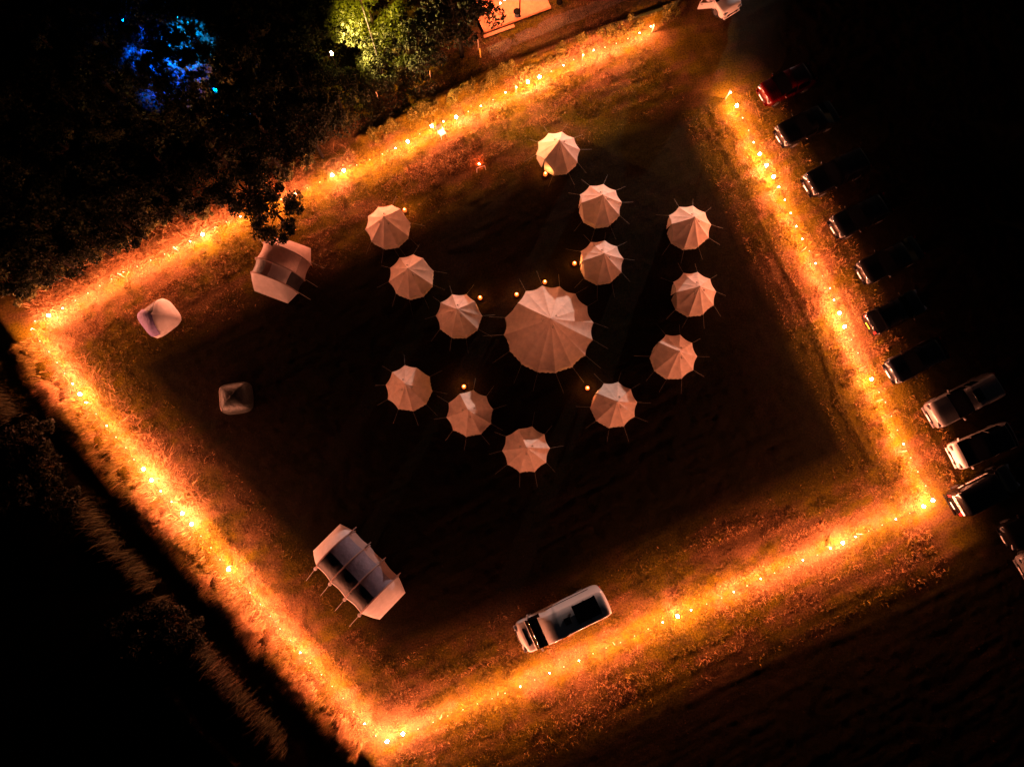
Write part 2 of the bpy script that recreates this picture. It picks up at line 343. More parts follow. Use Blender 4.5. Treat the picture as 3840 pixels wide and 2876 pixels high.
co_, q_, c_ = leaves(np.column_stack([p, zz]), np.full(n, .10), np.clip(np.array((.016, .022, .010))[None] * rng.lognormal(0, .4, n)[:, None], 0, .5))
o = obj('undergrowth', npmesh('undergrowth', co_, q_, c_, True), M['leaf']); tag(o, 'dark leafy undergrowth covering the floor of the wood', 'undergrowth', kind='stuff')
n = 14000
p, a = along(DIT, n, rng.uniform(.2, 3.2, n), 0)
blades('verge_grass', p, rng.uniform(.06, .22, n), rng.uniform(.015, .035, n), rng.uniform(.03, .2, n), rng.uniform(0, 6.28, n), colmix(p, n, STRAW * .8, DKG * 1.5), 'rough brown verge grass above the dark ditch line')

# ------------------------------------------------------------------ strings of bulbs
def string(line, label, zs=ZB):
    x0 = W(line[0][0], line[0][1], 0)
    root = thing('string_light', label, 'string lights', x0, 0, 'bulb strings round the camp')
    pts = [W(p[0], p[1], zs) for p in line]
    cp = []
    for i, p in enumerate(pts):
        cp.append(p - x0 + Vector((0, 0, .085)))
        if i < len(pts) - 1: cp.append((p + pts[i + 1]) / 2 - x0 + Vector((0, 0, .06)))
    bm = bmesh.new(); tube(bm, cp, .011, 5); obj('cable', bm, M['cable'], root)
    for p, q in zip(pts, line):
        o = bpy.data.objects.new('bulb', BM[q[2]]); COL.objects.link(o); o.parent = root; o.location = p - x0
        l = bpy.data.objects.new('glow', GL[q[2]]); COL.objects.link(l); l.parent = o; l.location = (0, 0, -RB[q[2]] * 1.25 - .03)
    return root
RB = (.030, .048, .10, .05); GL = []
for k in (.95, 1.1, 1.6, .8):
    l = bpy.data.lights.new('glow', 'POINT'); l.energy = WATT * k; l.color = LAMP; l.shadow_soft_size = .02; GL.append(l)
BM = []
for i, r in enumerate((.030, .048, .10, .05)):
    bm = bmesh.new(); bmesh.ops.create_uvsphere(bm, u_segments=8, v_segments=5, radius=r, matrix=Matrix.Diagonal((1, 1, 1.25, 1)))
    me = bpy.data.meshes.new('bulb'); bm.to_mesh(me); bm.free(); me.materials.append(M['bulb'][i]); me.shade_smooth(); BM.append(me)
string(SA, 'string of warm bulbs along the upper edge of the camp below the trees')
string(SB, 'string of warm bulbs along the right edge in front of the parked cars')
string(SC, 'string of warm bulbs along the lower edge behind the white van')
string(SD, 'string of warm bulbs along the left edge beside the ditch')
def stake_mesh(h):
    bm = bmesh.new(); tube(bm, [(0, 0, -.1), (.01, 0, h * .5), (0, .01, h)], .028, 6); me = bpy.data.meshes.new('stake'); bm.to_mesh(me); bm.free(); me.materials.append(M['wood']); return me
SM = stake_mesh(.95)
def stake(px, py, label, grp, z=.9, rx=0, ry=0, me=None):
    o = bpy.data.objects.new('wooden_stake', me or SM); COL.objects.link(o)
    p = W(px, py, z); o.location = (p.x, p.y, 0); o.rotation_euler = (rx, ry, 0); tag(o, label, 'stake', grp); return o
for q in ((2, 1130, 556), (2, 1565, 345), (2, 590, 800), (1, 1905, 1240), (1, 1120, 1600), (4, 760, 112)):
    stake(*C(*q), 'thin wooden stake carrying the upper string of bulbs', 'stakes of the upper string')
for q in ((3, 622, 1202), (3, 800, 1600), (6, 955, 205), (6, 1180, 715), (6, 1295, 930), (6, 1450, 1262)):
    stake(*C(*q), 'thin wooden stake carrying the right string of bulbs', 'stakes of the right string')
for q in ((9, 1165, 150), (9, 965, 232), (9, 250, 552), (8, 1770, 868), (8, 1012, 1192), (8, 640, 1345)):
    stake(*C(*q), 'thin wooden stake carrying the lower string of bulbs', 'stakes of the lower string')
for q in ((8, 165, 1380), (7, 1780, 715), (7, 1470, 360), (4, 540, 942), (7, 1110, 1590 - 1650)):
    stake(*C(*q), 'thin wooden stake carrying the left string of bulbs', 'stakes of the left string')
stake(*C(4, 172, 458), 'bright leaning stake at the left corner where two strings meet', None, .95, .1, .3)
stake(*C(2, 2026, 152), 'pale post at the upper right end of the top string', None, 1.0)
o = stake(*C(3, 306, 585), 'dark post at the top end of the right string casting a long shadow', None, 1.1, me=stake_mesh(1.15)); o.scale = (2.2, 2.2, 1)
# fence posts by the wood
FM = stake_mesh(1.15)
for i, (a, lab) in enumerate([((1409, 345), 'leaning grey fence post left of the others below the yellow lit tree'), ((1609, 267), 'grey fence post standing in brown grass right of the yellow lit tree'), ((1553, 257), 'short fence post half in the dark below the trees')]):
    o = stake(a[0], a[1], lab, 'fence posts below the wood', 1.15, me=FM); o.name = 'fence_post' if i == 0 else 'fence_post.%03d' % i; o.scale = (1.4, 1.4, 1)
o = stake(1799, 184, 'yellow marker post beside the end of the trodden path', None, 1.0, me=stake_mesh(1.0)); o.name = 'marker_post'; o.scale = (1.5, 1.5, 1)
o.data.materials[0] = mat('post_yellow', (.65, .42, .06), .6, var=.2)
o = stake(1791, 146, 'tall brown post beside the deck corner', None, 1.2, me=stake_mesh(1.2)); o.name = 'fence_post.003'; o.scale = (1.5, 1.5, 1)

# ------------------------------------------------------------------ bell tents
def bell(R, Ht, N, zc, label, px, py, door, group, zd=None, guy=.95):
    loc = W(px, py, 0)
    root = thing('bell_tent', label, 'tent', loc, R_(door), group)
    zd = zd or Ht * .60
    def corner(k):
        k %= N; a = 2 * math.pi * k / N
        if k == 0: return Vector((.86 * R, 0, zd))
        return Vector((R * math.cos(a), R * math.sin(a), zc))
    vs, fs = [], []; nu, nv = 9, 6
    sag = [random.uniform(.03, .07) for _ in range(N)]
    for k in range(N):
        A, Bc = corner(k), corner(k + 1); o = len(vs)
        door_p = k % N == 0 or (k + 1) % N == 0
        for i in range(nu + 1):
            u = i / nu
            for j in range(nv + 1):
                v = j / nv; e = A.lerp(Bc, v)
                if not door_p:
                    pass
                rr = 1 - .055 * math.sin(math.pi * v) * u ** 2 * (.5 if door_p else 1) * (10 / N) ** .3
                x, y = e.x * u * rr, e.y * u * rr
                z = e.z + (Ht - e.z) * ((1 - u) ** 1.12) - sag[k] * math.sin(math.pi * v) * math.sin(math.pi * min(u, 1)) * 1.0 + .02 * math.sin(math.pi * v) * u
                z += .006 * math.sin(9 * v + 7 * u + k)
                vs.append((x, y, z))
        for i in range(nu):
            for j in range(nv):
                a = o + i * (nv + 1) + j
                fs.append((a, a + nv + 1, a + nv + 2, a + 1) if i else (a, a + nv + 1, a + nv + 2))
    me = pmesh('roof', vs, fs, True); obj('roof', me, M['canvas'], root)
    # valance hanging from the eave
    vs, fs = [], []
    for k in range(1, N - 1):
        A, Bc = corner(k), corner(k + 1); o = len(vs)
        for j in range(7):
            v = j / 6; e = A.lerp(Bc, v); rr = 1 - .055 * math.sin(math.pi * v) * (10 / N) ** .3
            z = zc + .02 * math.sin(math.pi * v)
            vs += [(e.x * rr * 1.004, e.y * rr * 1.004, z + .004), (e.x * rr * 1.012, e.y * rr * 1.012, z - .11 + .02 * math.sin(6 * math.pi * v))]
        for j in range(6): fs.append((o + 2 * j, o + 2 * j + 2, o + 2 * j + 3, o + 2 * j + 1))
    obj('valance', pmesh('valance', vs, fs, True), M['canvas2'], root)
    # wall
    vs, fs = [], []; pts = []
    for k in range(1, N - 1):
        for j in range(8):
            v = j / 8; e = corner(k).lerp(corner(k + 1), v); f = .93 + .012 * math.sin(v * 20 + k)
            pts.append((e.x * f, e.y * f))
    e = corner(N - 1); pts.append((e.x * .93, e.y * .93))
    for x, y in pts: vs += [(x, y, zc - .0), (x * 1.03, y * 1.03, 0)]
    for i in range(len(pts) - 1): fs.append((2 * i, 2 * i + 2, 2 * i + 3, 2 * i + 1))
    obj('wall', pmesh('wall', vs, fs, True), M['canvas2'], root)
    # doorway : two flaps drawn back from an A-frame
    c1, cN = corner(1) * .95, corner(N - 1) * .95; pk = Vector((.85 * R, 0, zd - .03))
    for s_, c in ((1, c1), (-1, cN)):
        q = Vector((.90 * R, s_ * .10 * R, 0)); m1 = Vector((.9 * R, s_ * .03 * R, zd * .55))
        vs = [pk, c, Vector((c.x * 1.0, c.y * 1.0, 0)), q, m1]
        obj('door_flap', pmesh('door_flap', vs, [(0, 1, 4), (1, 2, 3, 4)]), M['canvas2'], root)
    bm = bmesh.new(); tube(bm, [(.87 * R, .26 * R, 0), (.86 * R, 0, zd - .05), (.87 * R, -.26 * R, 0)], .018, 6); obj('door_frame', bm, M['rim'], root)
    bm = bmesh.new(); lathe(bm, [(.05, Ht - .06), (.06, Ht - .01), (.035, Ht + .03), (.012, Ht + .05), (.01, Ht + .11)], 10); obj('cap', bm, M['canvas2'], root)
    for i, k in enumerate((1.5, N * .42, N * .72)):          # hooded vents near the top
        a = 2 * math.pi * (math.floor(k) + .5) / N; rr = .24 * R if N < 12 else .15 * R
        zz = zc + (Ht - zc) * (1 - rr / R) ** 1.12 - .015
        sz = .085
        mtx = Matrix.Translation((rr * math.cos(a), rr * math.sin(a), zz)) @ Matrix.Rotation(a, 4, 'Z') @ Matrix.Rotation(R_(38), 4, 'Y')
        bm = bmesh.new(); vsb = [bm.verts.new(mtx @ Vector(p)) for p in [(-sz, 0, .0), (sz, -sz, -.01), (sz, sz, -.01), (sz * .9, 0, .07), (-sz * .2, 0, .05)]]
        bm.faces.new((vsb[0], vsb[1], vsb[3], vsb[4])); bm.faces.new((vsb[0], vsb[4], vsb[3], vsb[2])); bm.faces.new((vsb[1], vsb[2], vsb[3]))
        obj('vent', bm, M['canvas2'], root)
    for k in range(1, N):
        c = corner(k); d = Vector((c.x, c.y, 0)).normalized(); e = d * (R + guy * random.uniform(.85, 1.1)); e.rotate(Matrix.Rotation(random.uniform(-.1, .1), 3, 'Z'))
        bm = bmesh.new(); tube(bm, [c, (c + e) / 2 + Vector((0, 0, -.02)), e], .0055, 4); obj('guy_line', bm, M['rope'], root)
    return root
D = 3840 / 2212
G = 'small bell tents pitched in a ring'
tents = [
    (1204, 338, 223, 'small cream bell tent nearest the top string, doorway facing lower left to a lantern'),
    (1293, 451, 187, 'small bell tent second from the top of the ring, dark lower panels'),
    (1483, 497, 185, 'upper of the two bell tents nearest the right string of bulbs'),
    (1296, 572, 188, 'small bell tent up right of the large tent with a lantern on its left'),
    (1493, 640, 185, 'lower of the two bell tents nearest the right string of bulbs'),
    (1451, 774, 144, 'small bell tent right of the large tent with one dark brown left panel'),
    (1323, 877, 150, 'small bell tent lower right of the large tent with a lantern off its upper left'),
    (1136, 972, 111, 'lowest small bell tent of the ring'),
    (1016, 895, 118, 'small bell tent lower left of the large tent with a lantern above it'),
    (886, 841, 65, 'small bell tent furthest left in the lower part of the ring'),
    (993, 687, 36, 'small bell tent just left of the large tent with a bright lantern at its door'),
    (891, 603, 50, 'small bell tent between the upper left tent and the one by the large tent'),
    (841, 496, 45, 'bright small bell tent furthest upper left in the ring with lantern at its edge')]
for tx, ty, dr, lab in tents:
    bell(1.56, 2.25, 10, .62, lab, tx * D, ty * D, dr, G)
bell(3.0, 3.5, 16, .95, 'large sixteen sided bell tent in the middle of the ring', 1184 * D, 717 * D, 143, None, zd=1.7, guy=1.3)

# ------------------------------------------------------------------ lanterns
def lantern(px, py, label, z=.28):
    p = W(px, py, z); root = thing('lantern', label, 'lantern', (p.x, p.y, 0), 0, 'orange lanterns by the tents')
    bm = bmesh.new(); lathe(bm, [(.085, 0), (.085, .04), (.05, .07)], 12); obj('base', bm, M['black_trim'], root)
    bm = bmesh.new(); lathe(bm, [(.05, .07), (.12, .15), (.145, .25), (.12, .34), (.06, .39)], 14); me = obj('globe', bm, M['globe'], root); me.data.shade_smooth()
    bm = bmesh.new(); ico(bm, (0, 0, .43), .048, 2, (1, 1, 1.2)); obj('flame', bm, M['flame'], root)
    l = bpy.data.lights.new('glow', 'POINT'); l.energy = 45; l.color = (1, .30, .08); l.shadow_soft_size = .03; lo = bpy.data.objects.new('glow', l); COL.objects.link(lo); lo.parent = root; lo.location = (0, 0, .56)
for a, lab in [((1178, 376), 'lantern glowing at the doorway of the topmost bell tent'), ((874, 454), 'lantern at the edge of the upper left bell tent'),
               ((1241, 569), 'lantern at the left edge of the bell tent up right of the large tent'), ((1037, 643), 'bright lantern between the large tent and the tent on its left'),
               ((1002, 835), 'lantern above the bell tent lower left of the large tent'), ((1269, 838), 'lantern upper left of the bell tent at lower right'),
               ((1116, 636), 'lantern on the left of two at the large bell tent'), ((1177, 609), 'lantern above the top edge of the large bell tent')]:
    lantern(a[0] * D, a[1] * D, lab)

# ------------------------------------------------------------------ tunnel air tents
def arch(w, h, n=16):
    out = []
    for i in range(n + 1):
        f = math.pi * i / n; c, s_ = math.cos(f), math.sin(f)
        out.append((-(w / 2) * math.copysign(abs(c) ** .8, c), h * abs(s_) ** .72))
    return out
def air_tent(label, px, py, hd, arches, ends, panels, beams=None, guys=(), sag=.09):
    """arches: (s, w, h) along local x; panels: per bay list of (i0,i1,material,name); ends: (s,w) of the low ends"""
    loc = W(px, py); root = thing('air_tent', label, 'tent', loc, hd)
    n = 16
    prof = [(a[0], arch(a[1], a[2], n)) for a in arches]
    nu = 8
    for bi in range(len(arches) - 1):
        (s0, p0), (s1, p1) = prof[bi], prof[bi + 1]
        for i0, i1, mk, nm in panels[bi]:
            vs, fs = [], []
            for iu in range(nu + 1):
                u = iu / nu; k = 1 - sag * .5 * math.sin(math.pi * u)
                for i in range(i0, i1 + 1):
                    y = p0[i][0] * (1 - u) + p1[i][0] * u; z = p0[i][1] * (1 - u) + p1[i][1] * u
                    vs.append((s0 + (s1 - s0) * u, y * k, max(0, z * k + .012 * math.sin(5 * u * 3.1 + i * 1.9) * (z > .3))))
            m = i1 - i0 + 1
            for iu in range(nu):
                for i in range(m - 1): a = iu * m + i; fs.append((a, a + 1, a + m + 1, a + m))
            obj(nm, pmesh(nm, vs, fs, True), M[mk], root)
    for (s_e, w_e, h_e, mk), (s0, p0) in zip(ends, (prof[0], prof[-1])):
        for half, (i0, i1) in enumerate(((0, 5), (5, 11), (11, 16))):
            vs, fs = [], []; wmax = max(abs(q[0]) for q in p0)
            for iu in range(nu + 1):
                u = iu / nu
                for i in range(i0, i1 + 1):
                    y0, z0 = p0[i]; y1 = y0 / wmax * w_e / 2
                    bulge = math.sin(math.pi * u) * .05
                    vs.append((s0 + (s_e - s0) * (u + bulge * .3), y0 + (y1 - y0) * u, max(0, (z0 * (1 - u) ** .9) + h_e * (0 if z0 < .05 else 1) * u * (1 - u))))
            m = i1 - i0 + 1
            for iu in range(nu):
                for i in range(m - 1): a = iu * m + i; fs.append((a, a + 1, a + m + 1, a + m))
            obj('end_panel', pmesh('end_panel', vs, fs, True), M[mk], root)
    for s0, p0 in prof:
        bm = bmesh.new(); tube(bm, [(s0, y * 1.012, z * 1.012 + .01) for y, z in p0], .05, 8); o = obj('air_beam', bm, M[beams or 'air_pink'], root); o.data.shade_smooth()
    for (x, y, z, dx, dy) in guys:
        bm = bmesh.new(); tube(bm, [(x, y, z), (x + dx, y + dy, .02)], .014, 5); obj('guy_line', bm, M['rope'], root)
    return root
def cp(x0, y0, sc, x, y): return (x0 + x / sc, y0 + y / sc)
# upper left tent under the oak branch  (local x runs down the picture)
pa = cp(900, 820, 4.874, 790, 850)
ta = air_tent('pinkish tunnel tent with dark mesh roof under the overhanging tree', pa[0], pa[1] + 20, Wd(*pa, -.41, .91),
    [(-1.05, 3.25, 2.05), (.15, 3.35, 2.1), (1.15, 3.2, 2.0)], [(-2.15, 2.3, .5, 'air_pink'), (2.05, 2.5, .7, 'air_white')],
    [[(0, 3, 'air_pink', 'side_panel'), (3, 13, 'air_rose', 'roof_panel'), (13, 16, 'air_pink', 'side_panel')],
     [(0, 3, 'air_pink', 'side_panel'), (3, 7, 'air_dark', 'roof_window'), (7, 8, 'air_pink', 'roof_band'), (8, 12, 'air_white', 'inner_panel'), (12, 16, 'air_dark', 'side_window')]],
    guys=((.15, 1.68, .9, .1, 1.0), (1.15, 1.6, .9, .1, 1.0), (-1.05, 1.6, .9, -.1, 1.0), (-1.05, -1.6, .9, -.5, -.9)))
pb = cp(1120, 1940, 3.945, 870, 850)
gl = tuple((x, -1.62, 1.0, 0, -1.15) for x in (-2.0, -.66, .68, 2.02)) 
bay = lambda a, b: [(0, 3, 'air_white', 'side_panel'), (3, 8, b, 'roof_window'), (8, 13, a, 'roof_panel'), (13, 16, 'air_pink', 'side_panel')]
tb = air_tent('long pale tunnel tent with dark roof windows at the lower left of the camp', pb[0] + 6, pb[1] - 14, Wd(*pb, .69, .72),
    [(-2.0, 3.1, 2.1), (-.66, 3.2, 2.15), (.68, 3.2, 2.15), (2.02, 3.1, 2.1)], [(-3.05, 2.4, .7, 'air_white'), (3.1, 2.3, .7, 'air_white')],
    [bay('air_grey', 'air_dark'), bay('air_grey', 'air_dark'), bay('air_grey', 'air_dark')], guys=gl)
for x in (-2.0, -.66, .68, 2.02):      # beam ends standing out on the far side
    bm = bmesh.new(); tube(bm, [(x, 1.45, 1.25), (x, 1.75, 1.2), (x, 2.0, 1.1)], .06, 8, r2=.035); obj('beam_end', bm, M['air_pink'], tb)
    bm = bmesh.new(); ico(bm, (x, -1.62, .95), .12, 2, (1, 1, .8)); obj('valve_knob', bm, M['air_white'], tb)
# ------------------------------------------------------------------ dome tents
def dome(label, px, py, hd, a, b, h, mk, fly=None, skirt=None, slit=None):
    root = thing('dome_tent', label, 'tent', W(px, py), hd, None)
    n, nu = 40, 12
    def pt(f, u, k=1.0):
        c, s_ = math.cos(f), math.sin(f); x = a * math.copysign(abs(c) ** .52, c); y = b * math.copysign(abs(s_) ** .52, s_)
        ridge = 1 + .035 * math.cos(4 * f)
        sg = 1 - .055 * math.sin(2 * (f - math.pi / 4)) ** 2 * math.sin(u * math.pi) ** 1.0
        k = k * sg
        return (x * math.sin(u * math.pi / 2) ** .85 * k, y * math.sin(u * math.pi / 2) ** .85 * k, max(0, h * math.cos(u * math.pi / 2) ** .8 * k * (1 - .06 * u * (1 - u) * 4 * (1 - ridge) * 10)))
    def patch(f0, f1, u0, u1, k, nf=n, name='x', mkk=None):
        vs, fs = [], []
        for iu in range(nu + 1):
            u = u0 + (u1 - u0) * iu / nu
            for i in range(nf + 1): vs.append(pt(f0 + (f1 - f0) * i / nf, u, k))
        for iu in range(nu):
            for i in range(nf): q = iu * (nf + 1) + i; fs.append((q, q + nf + 1, q + nf + 2, q + 1))
        return obj(name, pmesh(name, vs, fs, True), M[mkk], root)
    patch(0, 2 * math.pi, 0.0, .8, 1, name='tent_body', mkk=mk)
    patch(0, 2 * math.pi, .8, 1, 1.004, name='skirt', mkk=skirt or mk)
    if fly:
        for f0, f1, mkk, u0, u1, kk, nm in fly: patch(f0, f1, u0, u1, kk, 16, nm, mkk)
    if slit: patch(slit[0], slit[1], .05, .72, 1.012, 6, 'opening', 'air_dark')
    for f in (math.pi / 4, 3 * math.pi / 4):
        bm = bmesh.new(); pts = [pt(f, u, 1.012) for u in np.linspace(1, 0, 9)] + [pt(f + math.pi, u, 1.012) for u in np.linspace(.1, 1, 9)]
        tube(bm, pts, .018, 5); obj('pole', bm, M[mk], root)
    return root
dome('small white dome tent with lilac light painted on one side at the left corner of the camp', 606, 1196, Wd(606, 1196, .8, -.6), 1.18, 1.1, 1.25, 'air_white', fly=[(1.75, 4.5, 'air_lilac_lit', .02, .80, 1.07, 'flysheet')], slit=(1.05, 1.78))
dome('dim dark dome tent with one pale side in the unlit left of the camp', 890, 1494, Wd(890, 1494, .98, -.13), 1.08, 1.05, 1.15, 'dome_dark', fly=[(2.45, 3.85, 'air_rose', .66, 1.0, 1.015, 'side_panel')])

# ------------------------------------------------------------------ vehicles
def interp(t, keys):
    for (a, za), (b, zb) in zip(keys[:-1], keys[1:]):
        if a <= t <= b:
            f = (t - a) / (b - a); return za + (zb - za) * f
    return keys[-1][1]
def vehicle(name, label, cat, px, py, hd, L, Wd_, keys, belt, pm, ws, rw, sides, tumble=.16, rear=False, plate='plate_white', group=None, z0=.24, crown=.07, extras=None, zref=.6, lampm='chrome'):
    """front centre (or rear centre) placed at the picture point"""
    p = W(px, py, zref); c = Vector((p.x, p.y, 0)) - Vector((math.cos(hd), math.sin(hd), 0)) * (L / 2 * (-1 if rear else 1))
    root = thing(name, label, cat, c, hd, group)
    w2 = Wd_ / 2; Hmax = max(k[1] for k in keys)
    ts = sorted(set([0, .004, .012, .025, .05, .08, .12, .88, .92, .95, .975, .99, .997, 1] + [k[0] for k in keys] + list(ws) + list(rw) + [x for r in sides for x in r] + list(np.linspace(.15, .85, 15))))
    ts = [t for t in ts if t <= 1]
    rings = []
    for t in ts:
        e = min(t, 1 - t); k = min(1, e / .10)
        w = w2 * (.80 + .20 * math.sqrt(max(0, 1 - (1 - k) ** 2)))
        zt = interp(t, keys); zb = min(interp(t, belt), zt); g = max(0, min(1, (zt - zb) / (Hmax - zb + 1e-6)))
        lo = z0 + (.10 * (1 - min(1, e / .03)))
        wt = w * (1 - tumble * g)
        cr = crown * min(1, e / .05)
        half = [(0, lo), (.86 * w, lo), (.965 * w, lo + .08), (w, lo + .5 * (zb - lo) * .6), (w, lo + .78 * (zb - lo)), (.97 * w, zb - .02 - .02 * (1 - g)),
                (wt * (.955 if g > .05 else .93), zb + (zt - zb) * .90 if g > .05 else zt - .012), (wt * .86, zt), (wt * .5, zt + cr * .7), (0, zt + cr)]
        x = L / 2 - t * L
        # bow the ends in plan
        ring = []
        for y, z in half:
            bow = .16 * (y / w2) ** 2 * max(0, 1 - e / .10) ** 2 * L * .12 * (1 if t < .5 else -1) * (2 if t < .5 else 1)
            ring.append(Vector((x - bow, y, z)))
        rings.append(ring + [Vector((v.x, -v.y, v.z)) for v in ring[-2:0:-1]])
    n = len(rings[0]); F_ = {'body': [], 'windscreen': [], 'rear_window': [], 'side_window': [], 'side_window2': []}
    V = [v for r in rings for v in r]
    for i in range(len(ts) - 1):
        tm = (ts[i] + ts[i + 1]) / 2
        for j in range(n):
            jj = min(j, n - 1 - j)      # index of the half strip, 0..8
            f = (i * n + j, i * n + (j + 1) % n, (i + 1) * n + (j + 1) % n, (i + 1) * n + j)
            key = 'body'
            if jj >= 6 and ws[0] <= tm <= ws[1]: key = 'windscreen'
            elif jj >= 6 and rw[0] <= tm <= rw[1]: key = 'rear_window'
            elif jj == 5 and any(a <= tm <= b for a, b in sides): key = 'side_window' if j < n / 2 else 'side_window2'
            F_[key].append(f)
    F_['body'].append(tuple(range(n))); F_['body'].append(tuple(range((len(ts) - 1) * n, len(ts) * n))[::-1])
    for key, fs in F_.items():
        if not fs: continue
        used = sorted({i for f in fs for i in f}); mp = {u: k for k, u in enumerate(used)}
        nm = key.replace('2', '')
        me = pmesh(nm, [V[u] for u in used], [tuple(mp[i] for i in f) for f in fs], True)
        o = obj(nm, me, pm if key == 'body' else M['glass'], root)
        b = bmesh.new(); b.from_mesh(me); bmesh.ops.recalc_face_normals(b, faces=b.faces); b.to_mesh(me); b.free()
    for sx in (.31, -.29):
        for sy in (1, -1):
            bm = bmesh.new(); mt = Matrix.Translation((sx * L, sy * (w2 - .12), .32)) @ Matrix.Rotation(math.pi / 2, 4, 'X')
            bmesh.ops.create_cone(bm, cap_ends=True, segments=20, radius1=.32, radius2=.32, depth=.24, matrix=mt); wo = obj('wheel', bm, M['tyre'], root)
            bm = bmesh.new(); mt = Matrix.Translation((sx * L, sy * (w2 - .115), .32)) @ Matrix.Rotation(math.pi / 2, 4, 'X')
            bmesh.ops.create_cone(bm, cap_ends=True, segments=16, radius1=.2, radius2=.2, depth=.245, matrix=mt); obj('rim', bm, M['rim'], wo)
    xf = L / 2; zh = interp(.03, keys)
    for sy in (1, -1):
        bm = bmesh.new(); box(bm, (xf - .14, sy * w2 * .68, zh - .10), (.22, .36, .15), -sy * .35, .05); obj('headlight', bm, M[lampm], root)
        bm = bmesh.new(); box(bm, (-xf + .05, sy * w2 * .72, .85), (.10, .16, .28), 0, .03); obj('tail_light', bm, M['red_lens'], root)
        xm = xf - (ws[0] + .05) * L; zm = interp(ws[0], belt) + .06
        bm = bmesh.new(); box(bm, (xm, sy * (w2 + .09), zm), (.11, .20, .13), sy * .15, .035); obj('mirror', bm, pm, root)
    bm = bmesh.new(); box(bm, (xf - .0, 0, .48), (.07, w2 * 1.0, .17), 0, .02); obj('grille', bm, M['black_trim'], root)
    bm = bmesh.new(); box(bm, (xf - .05, 0, .33), (.17, w2 * 1.62, .12), 0, .045); obj('bumper', bm, pm, root)
    bm = bmesh.new(); box(bm, ((-xf - .015) if rear else (xf + .045), 0, .62 if rear else .46), (.02, .5, .11)); obj('number_plate', bm, M[plate], root)
    if extras: extras(root, L, w2, Hmax)
    return root
HATCH = ([(0, .58), (.012, .72), (.03, .84), (.06, .91), (.1, .94), (.26, 1.0), (.44, 1.42), (.56, 1.47), (.84, 1.40), (.95, 1.02), (.99, .92), (1, .72)], [(0, .60), (.1, .86), (.3, .93), (1, .98)], (.26, .44), (.85, .95), [(.33, .55), (.57, .80)])
ESTATE = ([(0, .62), (.012, .80), (.03, .93), (.06, 1.0), (.1, 1.03), (.28, 1.10), (.45, 1.60), (.55, 1.66), (.90, 1.60), (.965, 1.1), (.99, 1.0), (1, .75)], [(0, .64), (.1, .98), (.3, 1.03), (1, 1.05)], (.28, .45), (.91, .965), [(.33, .52), (.54, .68)])
SALOON = ([(0, .56), (.012, .70), (.03, .82), (.06, .88), (.1, .91), (.28, .97), (.44, 1.38), (.55, 1.43), (.70, 1.38), (.85, 1.02), (.97, .98), (1, .7)], [(0, .58), (.1, .84), (.3, .92), (1, .96)], (.28, .44), (.71, .85), [(.33, .52), (.54, .70)])
VAN = ([(0, .72), (.008, .95), (.03, 1.08), (.06, 1.16), (.13, 1.28), (.165, 1.55), (.20, 1.76), (.235, 1.93), (.27, 2.07), (.33, 2.36), (.38, 2.46), (.45, 2.50), (.97, 2.50), (.993, 2.42), (1, 2.2)], [(0, .7), (.06, 1.1), (.14, 1.22), (.3, 1.32), (1, 1.4)], (.135, .27), (2, 2.1), [(.17, .30)])
MINIV = ([(0, .66), (.012, .8), (.04, .94), (.1, 1.02), (.22, 1.14), (.36, 1.78), (.45, 1.86), (.96, 1.84), (.985, 1.7), (1, 1.4)], [(0, .66), (.1, 1.0), (.25, 1.08), (1, 1.12)], (.22, .36), (2, 2.1), [(.27, .40)])
def van_extras(root, L, w2, Hm):
    zt = Hm + .09
    bm = bmesh.new(); box(bm, (L / 2 - .765 * L, -.12, zt + .05), (1.55, 1.12, .04), 0, .008); o = obj('solar_panel', bm, mat('solar', (.006, .006, .01), .25), root); o['label'] = 'black solar panel on the rear of the roof'
    bm = bmesh.new()
    for x in (-.7, 0, .7):
        for y in (-.64, .5): box(bm, (L / 2 - .765 * L + x, y - .03, zt + .03), (.1, .1, .05))
    obj('panel_bracket', bm, M['chrome'], root)
    bm = bmesh.new(); box(bm, (L / 2 - .545 * L, -.02, zt + .04), (.42, .42, .07), 0, .02); obj('roof_vent', bm, M['black_trim'], root)
    bm = bmesh.new(); box(bm, (L / 2 - .085 * L, 0, 1.29), (.11, 1.1, .09), 0, .01); obj('bonnet_grille', bm, M['black_trim'], root)
    bm = bmesh.new(); tube(bm, [(L / 2 - .33 * L, 0, 2.38), (L / 2 - .345 * L, 0, 2.55)], .012, 5); obj('aerial', bm, M['black_trim'], root)
    for s_ in (1, -1):
        bm = bmesh.new(); box(bm, (-.12 * L, s_ * w2 * .995, 1.42), (.5 * L, .03, .03)); obj('side_rail', bm, M['black_trim'], root)
CG = 'cars parked in the dark beyond the right string'
vh = cp(1880, 2160, 5.027, 300, 1175)
vehicle('camper_van', 'white high roof camper van parked inside the lower string of bulbs', 'van', vh[0] + 6, vh[1] + 4, Wd(*vh, -.9, .44), 5.95, 2.0, VAN[0], VAN[1], M['p_white'], VAN[2], VAN[3], VAN[4], tumble=.14, extras=van_extras, zref=.9, z0=.3, crown=.10)
def sunroof(root, L, w2, Hm):
    bm = bmesh.new(); box(bm, (L / 2 - .575 * L, 0, Hm + .070), (.11 * L, w2 * .9, .03), 0, .012); obj('sunroof', bm, M['glass'], root)
    for s_ in (1, -1):
        bm = bmesh.new(); tube(bm, [(L / 2 - .47 * L, s_ * w2 * .74, Hm + .05), (L / 2 - .65 * L, s_ * w2 * .74, Hm + .09), (-L * .38, s_ * w2 * .74, Hm + .04)], .018, 6); obj('roof_rail', bm, M['chrome'], root)
a = Wd(3487, 1565, -265, 136)
